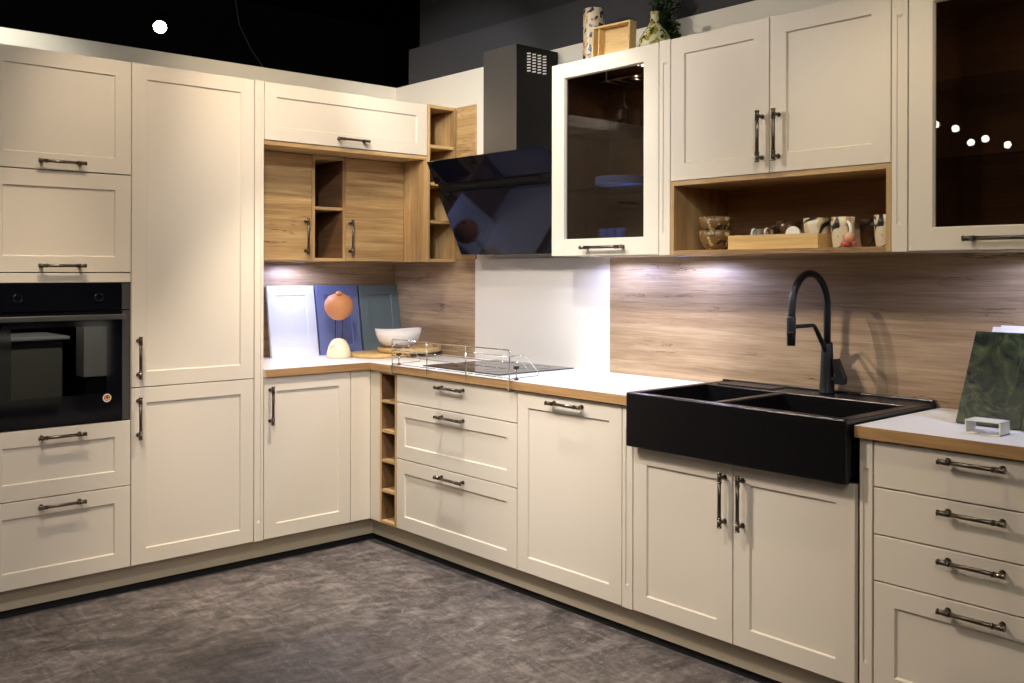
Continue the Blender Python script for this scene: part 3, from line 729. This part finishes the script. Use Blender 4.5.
# ------------------------------------------------------------------ corner samples and decor
def sample(x0, x1, mt, label, yb=.525, yt=.594, h=.403):
    t = thing('door_sample', ((x0 + x1) / 2, yb, WT), label, 'sample')
    ang = math.atan2(yt - yb, h)
    def f(v):      # local: u, d (out), w along the leaning face
        return Vector((v.x, yb + v.z * math.sin(ang) - v.y * math.cos(ang), WT + v.z * math.cos(ang) + v.y * math.sin(ang) + .0005))
    L_ = h / math.cos(ang)
    m_ = M(f)
    def ring(i, d): return [(x0 + i, d, i), (x1 - i, d, i), (x1 - i, d, L_ - i), (x0 + i, d, L_ - i)]
    m_.ring_stack([ring(0, -.018), ring(0, -.001), ring(.001, 0), ring(.054, 0), ring(.057, -.005)], True, True, smooth=False)
    m_.build('panel', mt, t)
sample(-.305, -.006, sample_white, 'white panelled sample front leaning left of the blue one')
sample(.008, .290, sample_blue, 'blue panelled sample front leaning behind the round-bodied figure')
sample(.306, XR - .014, sample_green, 'grey-green panelled sample front leaning behind the white bowl')

bx, by = .006, .332
t = thing('bird_figure', (bx, by, WT), 'decor figure with round terracotta body on two wire legs and cream stone base', 'figurine')
m_ = M(); m_.lathe([(.0001, 0), (.064, 0), (.069, .004), (.067, .03), (.057, .065), (.042, .093), (.023, .107), (.0001, .111)], (bx, by, WT), 32)
m_.sphere((bx - .052, by - .020, WT + .074), .013, .8, 12, 8); m_.build('stone_base', beige_c, t)
m_ = M(); px_, py_ = .747, -.664
for s_ in (-.019, .019): m_.tube([(bx + s_ * px_, by + s_ * py_, WT + .095), (bx + s_ * px_, by + s_ * py_, WT + .235)], .0027, 8)
m_.build('wire_legs', blk, t)
m_ = M(); m_.lathe([(.0001, -.078), (.03, -.073), (.058, -.052), (.077, -.022), (.082, .006), (.076, .034), (.058, .058), (.034, .070), (.016, .077), (.0001, .079)], (bx, by, WT + .288), 32)
m_.build('body', clay, t)
m_ = M(); m_.lathe([(.0001, -.012), (.016, -.010), (.019, .004), (.012, .014), (.0001, .017)], (bx - .018, by - .03, WT + .361), 16); m_.build('top_knot', clay, t)

t = thing('serving_board', (.345, .16, WT), 'large round wooden board lying flat under the round tray', 'board')
m_ = M(); m_.lathe([(.0001, 0), (.214, 0), (.220, .006), (.220, .016), (.215, .021), (.0001, .021)], (.255, .265, WT + .0005), 56, sx=.86, sy=.80); m_.build('board', bamboo_x, t)
t = thing('round_tray', (.43, .14, WT + .022), 'shallow round bamboo tray with rim under the white bowl', 'tray')
m_ = M(); m_.lathe([(.0001, 0), (.183, 0), (.190, .004), (.192, .030), (.186, .030), (.183, .010), (.0001, .009)], (.405, .205, WT + .0225), 56, sx=1.0, sy=.9); m_.build('tray', bamboo, t)
bwx, bwy, bz = .325, .205, WT + .0325
t = thing('bowl', (bwx, bwy, bz), 'large white footed bowl on the round tray', 'bowl')
m_ = M(); prof = [(.0001, .022), (.058, .022), (.086, .030), (.112, .054), (.127, .088), (.134, .122), (.129, .122), (.121, .088), (.106, .058), (.082, .037), (.0001, .030)]
rr = []
for r_, z_ in prof:
    rr.append([(bwx + r_ * math.cos(q), bwy + r_ * math.sin(q), bz + z_ + (.006 * math.cos(2 * q + .6) if z_ > .09 else 0)) for q in [2 * math.pi * k / 44 for k in range(44)]])
m_.ring_stack(rr, False, False); m_.build('bowl_body', ceramic, t)
for k in range(3):
    a = R(-95 + 120 * k); m_ = M(); m_.tube([(bwx + .060 * math.cos(a), bwy + .060 * math.sin(a), bz + .001), (bwx + .055 * math.cos(a), bwy + .055 * math.sin(a), bz + .027)], [.008, .013], 12); m_.build('foot', ceramic, t)

# ------------------------------------------------------------------ shelf contents
zs = UB + .0185
def lathe_thing(name, loc, prof, mt, label, cat, part, group=None, n=36):
    t = thing(name, loc, label, cat, group); m_ = M(); m_.lathe(prof, loc, n); m_.build(part, mt, t); return t
bowlp = [(.0001, 0), (.034, 0), (.040, .004), (.059, .024), (.069, .052), (.070, .080), (.0665, .080), (.064, .052), (.052, .028), (.0001, .012)]
by_ = -2.020
lathe_thing('bowl', (.335, by_, zs), bowlp, bowl_m, 'brown painted bowl, lower of the two stacked on the oak shelf', 'bowl', 'bowl_body')
up = [(r_ * 1.0, z_ * .9) for r_, z_ in bowlp]
lathe_thing('bowl', (.335, by_, zs + .062), up, bowl_m, 'cream and brown painted bowl, upper of the two stacked on the oak shelf', 'bowl', 'bowl_body')
# bamboo tray
t = thing('bamboo_box', (.33, -2.335, zs), 'low bamboo tray box between the stacked bowls and the mugs', 'box')
m_ = M(); a0, a1 = -2.135, -2.525
m_.box(.250, .258, a1, a0, zs, zs + .054, .001); m_.box(.402, .410, a1, a0, zs, zs + .054, .001)
m_.box(.258, .402, a1, a1 + .008, zs, zs + .054, .001); m_.box(.258, .402, a0 - .008, a0, zs, zs + .054, .001); m_.box(.258, .402, a1 + .008, a0 - .008, zs, zs + .008)
m_.build('tray', bamboo, t)
def mug(loc, mt, label, hang, h=.112, r=.045, hm=None):
    t = thing('mug', loc, label, 'mug'); x, y, z = loc
    m_ = M(); m_.lathe([(.0001, 0), (r * .78, 0), (r * .84, .004), (r * .95, h * .35), (r, h * .75), (r * 1.01, h), (r * .95, h), (r * .93, h * .7), (r * .8, .012), (.0001, .008)], loc, 36); m_.build('cup', mt, t)
    m_ = M(); pts = []
    for k in range(13):
        a = -math.pi / 2 + math.pi * k / 12
        o = r * .90 + .030 * math.cos(a); pts.append((x + o * math.cos(hang), y + o * math.sin(hang), z + h * .52 + h * .30 * math.sin(a)))
    m_.tube(pts, .0058, 10); m_.build('mug_handle', hm or mt, t); return t
zt_ = zs + .0085
mug((.375, -2.325, zt_), mug_brown, 'brown glazed mug in the bamboo box behind the small tea tin', R(120), h=.100)
mug((.345, -2.462, zt_), mug_lines, 'cream mug with thin dark lines at the right end of the bamboo box', R(60), h=.104, r=.046)
mug((.300, -2.595, zs), mug_m, 'cream mug with black blot and handle facing out, right of the bamboo box', R(-128), h=.110, r=.041, hm=ceramic)
mug((.400, -2.650, zs), mug_brown, 'dark brown mug behind the black-blotted cream mug', R(60), h=.104, r=.040)
mug((.290, -2.765, zs), mug_m, 'cream mug with dark blot half hidden at the right end of the oak shelf', R(20), h=.110, r=.042)
# small things in the tray
def ring_cup(loc, label, mt):
    x, y, z = loc; t = thing('egg_cup', loc, label, 'cup'); m_ = M(); m_.lathe([(.0001, 0), (.018, 0), (.020, .004), (.024, .03), (.026, .07), (.0235, .07), (.020, .02), (.0001, .012)], loc, 24); m_.build('cup', mt, t)
    m_ = M(); m_.tube([(x - .026 - .016 * math.cos(a), y, z + .052 + .018 * math.sin(a)) for a in [2 * math.pi * k / 20 for k in range(21)]], .004, 8, False); m_.build('ring_handle', ceramic, t)
ring_cup((.320, -2.225, zt_), 'small grey cup with ring handle at the left of the bamboo box', mat('grey_glaze', srgb(120, 116, 108), .4))
ring_cup((.310, -2.290, zt_), 'small brown cup with ring handle in the middle of the bamboo box', mug_brown)
t = thing('heart_ornament', (.295, -2.400, zt_), 'small cream round ornament leaning in the bamboo box', 'ornament')
m_ = M(); m_.tube([(.283, -2.400, zt_ + .045), (.293, -2.400, zt_ + .045)], .030, 24); m_.build('disc', ceramic, t)
t = thing('rose_sprig', (.262, -2.640, zs), 'small pink and red ceramic sprig in front of the mug', 'ornament')
m_ = M()
rnd = random.Random(3)
for k in range(9):
    m_.sphere((.262 + rnd.uniform(-.008, .008), -2.640 + rnd.uniform(-.022, .022), zs + .009 + rnd.uniform(0, .006)), .008, 1, 10, 6)
m_.build('buds', mat('pink_glaze', srgb(196, 90, 80), .4), t)
m_ = M(); m_.sphere((.262, -2.640, zs + .034), .020, 1.0, 16, 10); m_.build('shell', mat('peach_glaze', srgb(220, 160, 128), .4), t)

# ------------------------------------------------------------------ inside the glass cabinets
def wine_glass(x, y, ztop, label):     # hanging upside down from the rack
    t = thing('wine_glass', (x, y, ztop), label, 'glass', 'stem glasses hanging in the glass cabinet')
    m_ = M(); m_.lathe([(.0001, 0), (.030, -.0005), (.033, -.002), (.008, -.006), (.0038, -.016), (.0034, -.085), (.010, -.094), (.028, -.112), (.037, -.140), (.036, -.165), (.029, -.200), (.0275, -.200), (.034, -.165), (.035, -.140), (.026, -.114), (.0001, -.098)], (x, y, ztop), 28)
    m_.build('glass_body', clear, t); return t
g0_ = wine_glass(.385, -1.475, 2.245, 'wine glass hanging upside down, leftmost in the glass cabinet')
copy_tree(g0_, (.385, -1.610, 2.245), 0, 'wine glass hanging upside down at the right inside the glass cabinet')
copy_tree(g0_, (.490, -1.555, 2.245), 0, 'wine glass hanging upside down at the back of the glass cabinet')
t = thing('stemware_rack', (.43, -1.52, 2.25), 'dark metal stemware rack under the top of the glass cabinet', 'rack')
m_ = M()
for y in (-1.448, -1.502, -1.583, -1.637): m_.box(.29, .56, y - .004, y + .004, 2.246, 2.250)
for x in (.30, .55): m_.box(x - .004, x + .004, -1.70, -1.40, 2.250, 2.254)
for x in (.30, .55):
    for y in (-1.44, -1.64): m_.box(x - .003, x + .003, y - .003, y + .003, 2.254, UT - .021)
m_.build('rails', gun_dark, t)
plate_glass = mat('blue_lit_plate', srgb(150, 170, 220), .25)  # blue of the cabinet lighting put into the plate colour
zp = 1.776
t0 = thing('plate', (.37, -1.47, zp), 'glass plate at the bottom of the stack on the cabinet shelf', 'plate')
m_ = M(); m_.lathe([(.0001, 0), (.06, 0), (.105, .010), (.120, .015), (.119, .018), (.06, .005), (.0001, .004)], (.37, -1.47, zp), 40); m_.build('plate_body', plate_glass, t0)
for k, lb in ((1, 'glass plate second from the bottom of the cabinet stack'), (2, 'glass plate third from the bottom of the cabinet stack'), (3, 'glass plate on top of the cabinet stack')):
    copy_tree(t0, (.37, -1.47, zp + .010 * k), 0, lb)
tumb = mat('blue_lit_glass', srgb(92, 112, 196), .2)  # blue light on the tumblers painted into their colour
for k, (yy, lb) in enumerate(((-1.385, 'blue-lit tumbler, leftmost on the glass cabinet floor'), (-1.435, 'blue-lit tumbler, second on the glass cabinet floor'), (-1.485, 'blue-lit tumbler, rightmost on the glass cabinet floor'))):
    if k == 0:
        tb = thing('tumbler', (.30, yy - .045, UB + .0185), lb, 'glass', 'blue-lit tumblers in the glass cabinet')
        m_ = M(); m_.lathe([(.0001, 0), (.021, 0), (.0235, .105), (.0215, .105), (.019, .008), (.0001, .006)], (.30, yy - .045, UB + .0185), 24); m_.build('tumbler_body', tumb, tb)
    else: copy_tree(tb, (.30, yy - .045, UB + .0185), 0, lb)
t = lathe_thing('glass_bowl', (.40, -3.28, UB + .0185), [(.0001, 0), (.03, 0), (.07, .03), (.085, .08), (.080, .08), (.065, .034), (.0001, .01)], tumb, 'blue glass bowl on the floor of the right glass cabinet', 'bowl', 'bowl_body')

# ------------------------------------------------------------------ on top of the wall units
zt2 = UT + .0005
lathe_thing('vase', (.450, -1.222, zt2), [(.0001, 0), (.046, 0), (.051, .006), (.052, .10), (.051, .272), (.0475, .292), (.044, .292), (.046, .272), (.041, .01), (.0001, .008)], vase_m,
            'tall cylindrical cream vase with black and blue brush marks on the glass cabinet', 'vase', 'vase_body')
t = thing('wooden_box', (.36, -1.43, zt2), 'open wooden tray standing on its side between the two vases', 'box')
def ft(v): return Vector((.335 - v.y + (v.z - 0) * .06 + (v.x - 1.314) * .10, -v.x, zt2 + v.z))
m_ = M(ft); u0, u1, hh, dd = 1.314, 1.524, .172, .045
m_.box(u0, u1, -dd, 0, 0, .009, .0015); m_.box(u0, u1, -dd, 0, hh - .009, hh, .0015)
m_.box(u0, u0 + .009, -dd, 0, .009, hh - .009, .0015); m_.box(u1 - .009, u1, -dd, 0, .009, hh - .009, .0015); m_.build('frame', bamboo, t)
M(ft).box(u0 + .009, u1 - .009, -dd, -dd + .007, .009, hh - .009).build('bottom_panel', bamboo, t)
M(ft).box(u0 + .030, u0 + .036, -dd + .007, -.006, .009, hh - .009, .001).build('inner_divider', bamboo, t)
lathe_thing('bottle_vase', (.365, -1.668, zt2), [(.0001, 0), (.062, 0), (.071, .006), (.075, .030), (.066, .062), (.048, .092), (.030, .115), (.021, .135), (.018, .158), (.020, .176), (.016, .176), (.013, .158), (.0001, .15)], glaze_m,
            'green and cream mottled bottle-shaped vase on the glass cabinet', 'vase', 'vase_body')
pt = thing('potted_plant', (.520, -1.600, zt2), 'dark green leafy trailing plant behind the mottled vase', 'plant')
m_ = M(); m_.lathe([(.0001, 0), (.04, 0), (.05, .01), (.055, .09), (.05, .09), (.0001, .08)], (.520, -1.600, zt2), 24); m_.build('pot', blk, pt)
m_ = M(); rnd = random.Random(11)
for k in range(75):
    a = rnd.uniform(0, 6.28); sp = rnd.uniform(.02, .085); hh = rnd.uniform(.12, .50)
    p0 = Vector((.520, -1.600, zt2 + .08)); pts = []
    for j in range(7):
        q = j / 6; pts.append(p0 + Vector((math.cos(a) * sp * q, math.sin(a) * sp * q, hh * q - .05 * q * q)))
    if rnd.random() < .4:
        pts = [p0 + Vector((math.cos(a) * .09 * q, math.sin(a) * .11 * q, .10 * q - .14 * q * q)) for q in [j / 6 for j in range(7)]]
    m_.tube(pts, .0012, 4)
    for j in range(1, 7):
        for s_ in range(3):
            b_ = rnd.uniform(0, 6.28); el = rnd.uniform(-.4, .8); dd = Vector((math.cos(b_) * math.cos(el), math.sin(b_) * math.cos(el), math.sin(el)))
            sd = dd.cross(Vector((0, 0, 1))).normalized(); ln = rnd.uniform(.022, .042); wd = ln * .3
            p = pts[j]; nrm = sd.cross(dd) * .002
            v = [m_.V(p), m_.V(p + dd * ln * .5 + sd * wd + nrm), m_.V(p + dd * ln), m_.V(p + dd * ln * .5 - sd * wd + nrm)]
            m_.F([v[0], v[1], v[2]]); m_.F([v[0], v[2], v[3]])
m_.build('foliage', leaf_m, pt)

# ------------------------------------------------------------------ stone samples at the right
def leaning(x0, lean, y0, y1, h, th, mt, label, z=WT):
    t = thing('stone_sample', (x0, (y0 + y1) / 2, z), label, 'sample slab')
    ang = math.atan2(lean, h); L_ = h / math.cos(ang)
    def f(v): return Vector((x0 + v.z * math.sin(ang) + v.x * math.cos(ang), v.y, z + .0005 + v.z * math.cos(ang) - v.x * math.sin(ang)))
    m_ = M(); m_.box(0, th, y1, y0, th * math.tan(ang), L_, .001, xf=f); m_.build('slab', mt, t); return t
leaning(.256, .158, -3.014, -3.210, .293, .012, marble, 'dark green marble sample slab leaning behind the white holder')
leaning(.250, .158, -3.214, -3.42, .293, .010, marble, 'green marble sample slab cut off by the right edge of the photo')
leaning(.335, .150, -3.040, -3.30, .306, .006, white_m, 'white sample sheet behind the green marble slab')
leaning(.352, .150, -3.060, -3.32, .311, .006, white_m, 'rearmost white sample sheet behind the green marble slab')
t = thing('sample_holder', (.2, -3.12, WT), 'white bent-metal sample holder in front of the green marble slab', 'holder')
hx0, hx1, hy_a, hy_b, hh, tt = .100, .172, -3.112, -3.216, .042, .004
m_ = M(); z = WT + .0005
m_.box(hx0, hx1, hy_b, hy_a, z + hh - tt, z + hh, .001); m_.box(hx0, hx1, hy_a - tt, hy_a, z, z + hh, .001); m_.box(hx0, hx1, hy_b, hy_b + tt, z, z + hh, .001)
m_.box(hx0, hx1, hy_a - .03, hy_a, z, z + tt, .001); m_.box(hx0, hx1, hy_b, hy_b + .03, z, z + tt, .001)
m_.build('bracket', white_m, t)

# ------------------------------------------------------------------ ceiling spots
def aim(o, tgt):
    d_ = Vector(tgt) - o.location; o.rotation_euler = d_.to_track_quat('-Z', 'Y').to_euler()
def lamp_head(loc, tgt, label):
    t = bpy.data.objects.new('ceiling_spotlight', None); COL.objects.link(t); t.location = loc; t['_o'] = (0, 0, 0); t.empty_display_size = .1
    tag(t, label, 'lamp', 'spotlights in the dark ceiling'); aim(t, tgt)
    m_ = M(); m_.lathe([(.046, .0), (.050, .0), (.052, .05), (.045, .13), (.0001, .14)], (0, 0, 0), 24); m_.build('lamp_head', blk, t)
    m_ = M(); m_.lathe([(.0001, -.003), (.042, -.003), (.042, -.0005), (.0001, -.0005)], (0, 0, 0), 24); m_.build('bulb_face', lamp_e, t)
    M().tube([(0, 0, .13), (0, 0, .20)], .008, 8).build('stem', blk, t)
    return t
WHERE = ['left of the oven tower, turned to the sink', 'over the worktop edge in front of the hob', 'in front of the four-drawer cabinet', 'in front of the oak niche',
         'turned to the upper oven tower flaps', 'added to brighten the lower oven tower drawers', 'turned to the corner base door', 'turned to the sink cabinet doors',
         'in mid floor, turned to the corner', 'in mid floor, turned to the dishwasher front', 'close to the wall above the oven tower', 'pointing down at the floor', 'turned to the glass cabinet beside the hood',
         'left of mid floor, added to brighten the oven tower drawers', 'turned to the wall above the oak shelf tower']
for i, (p, a, watts, cone, colr) in enumerate(SPOTS):
    lt = lamp_head(p, a, 'black ceiling spotlight above the kitchen ' + WHERE[i])
    ld = bpy.data.lights.new('spot', 'SPOT'); ld.energy = watts; ld.color = colr; ld.spot_size = R(cone); ld.spot_blend = .7; ld.shadow_soft_size = .035
    lo = bpy.data.objects.new('spot', ld); COL.objects.link(lo); lo.parent = lt; lo.location = (0, 0, -.01)
lamp_head((-.358, 2.0, 3.03), (-1.6, -.6, 1.0), 'bright ceiling spotlight seen in the dark above the tall cabinets')
for p, wh in zip(((-7.36, .53, 3.05), (-7.82, .51, 3.05), (-8.40, .58, 2.95), (-8.37, .40, 2.97), (-8.55, .22, 2.90)),
                 ('leftmost', 'second from the left', 'third from the left', 'fourth from the left', 'rightmost')):
    lamp_head(p, (.2, -3.0, 1.8), 'distant ceiling spotlight, ' + wh + ' of five mirrored in the right glass cabinet')
for p, (sx_, sy_), e in FILL:
    ld = bpy.data.lights.new('fill_area_light', 'AREA'); ld.shape = 'RECTANGLE'; ld.size = sx_; ld.size_y = sy_; ld.energy = e; ld.color = (1, .97, .90)  # soft fill light added for the overall level
    lo = bpy.data.objects.new('fill_area_light', ld); COL.objects.link(lo); lo.location = p; aim(lo, (-.3, -.5, 1.0))
t = thing('hanging_cable', (.12, 2.0, 4.2), 'thin cable curving down in the dark above the tall cabinets', 'cable')
m_ = M(); m_.tube([(.12, 2.0, 4.20), (.15, 2.0, 3.60), (.18, 2.0, 3.30), (.21, 2.0, 3.14), (.30, 2.0, 2.98), (.40, 2.0, 2.86), (.52, 2.0, 2.77), (.62, 2.0, 2.72)], .004, 6); m_.build('cable', mat('grey_cable', srgb(90, 90, 92), .6), t)

t = thing('reflection_island', (-.35, -6.3, ZF), 'stand-in pale island added behind the camera for the oven door reflection', 'island')  # added out of view so the oven door has something to mirror
M().box(-.95, .22, -6.7, -5.95, ZF + .1, .70, .03).build('body', mat('island_front', srgb(150, 148, 132), .6), t)
M().box(-.90, .17, -6.65, -6.0, ZF, ZF + .1).build('base', black_gap, t)
M().box(-1.0, .27, -6.75, -5.90, .70, .735, .008).build('worktop', white_top, t)
t = thing('reflection_column', (.55, -6.1, ZF), 'white box column added beside the stand-in island for the oven door reflection', 'column')  # added out of view as a pale shape in the oven glass
M().box(.42, .68, -6.2, -5.95, .30, .86, .004).build('box', white_m, t)
M().box(.44, .66, -6.18, -5.97, ZF, .30, .004).build('stand', steel, t)
lt = lamp_head((.1, -4.6, 3.05), (.1, -6.0, .4), 'black ceiling spotlight added behind the camera to light the mirrored island')
ld = bpy.data.lights.new('spot', 'SPOT'); ld.energy = 500; ld.color = (1, .97, .85); ld.spot_size = R(36); ld.spot_blend = .6; ld.shadow_soft_size = .05  # added to light the mirrored island and column
lo = bpy.data.objects.new('spot', ld); COL.objects.link(lo); lo.parent = lt; lo.location = (0, 0, -.01)

for o in bpy.data.objects:
    if '_o' in o: del o['_o']
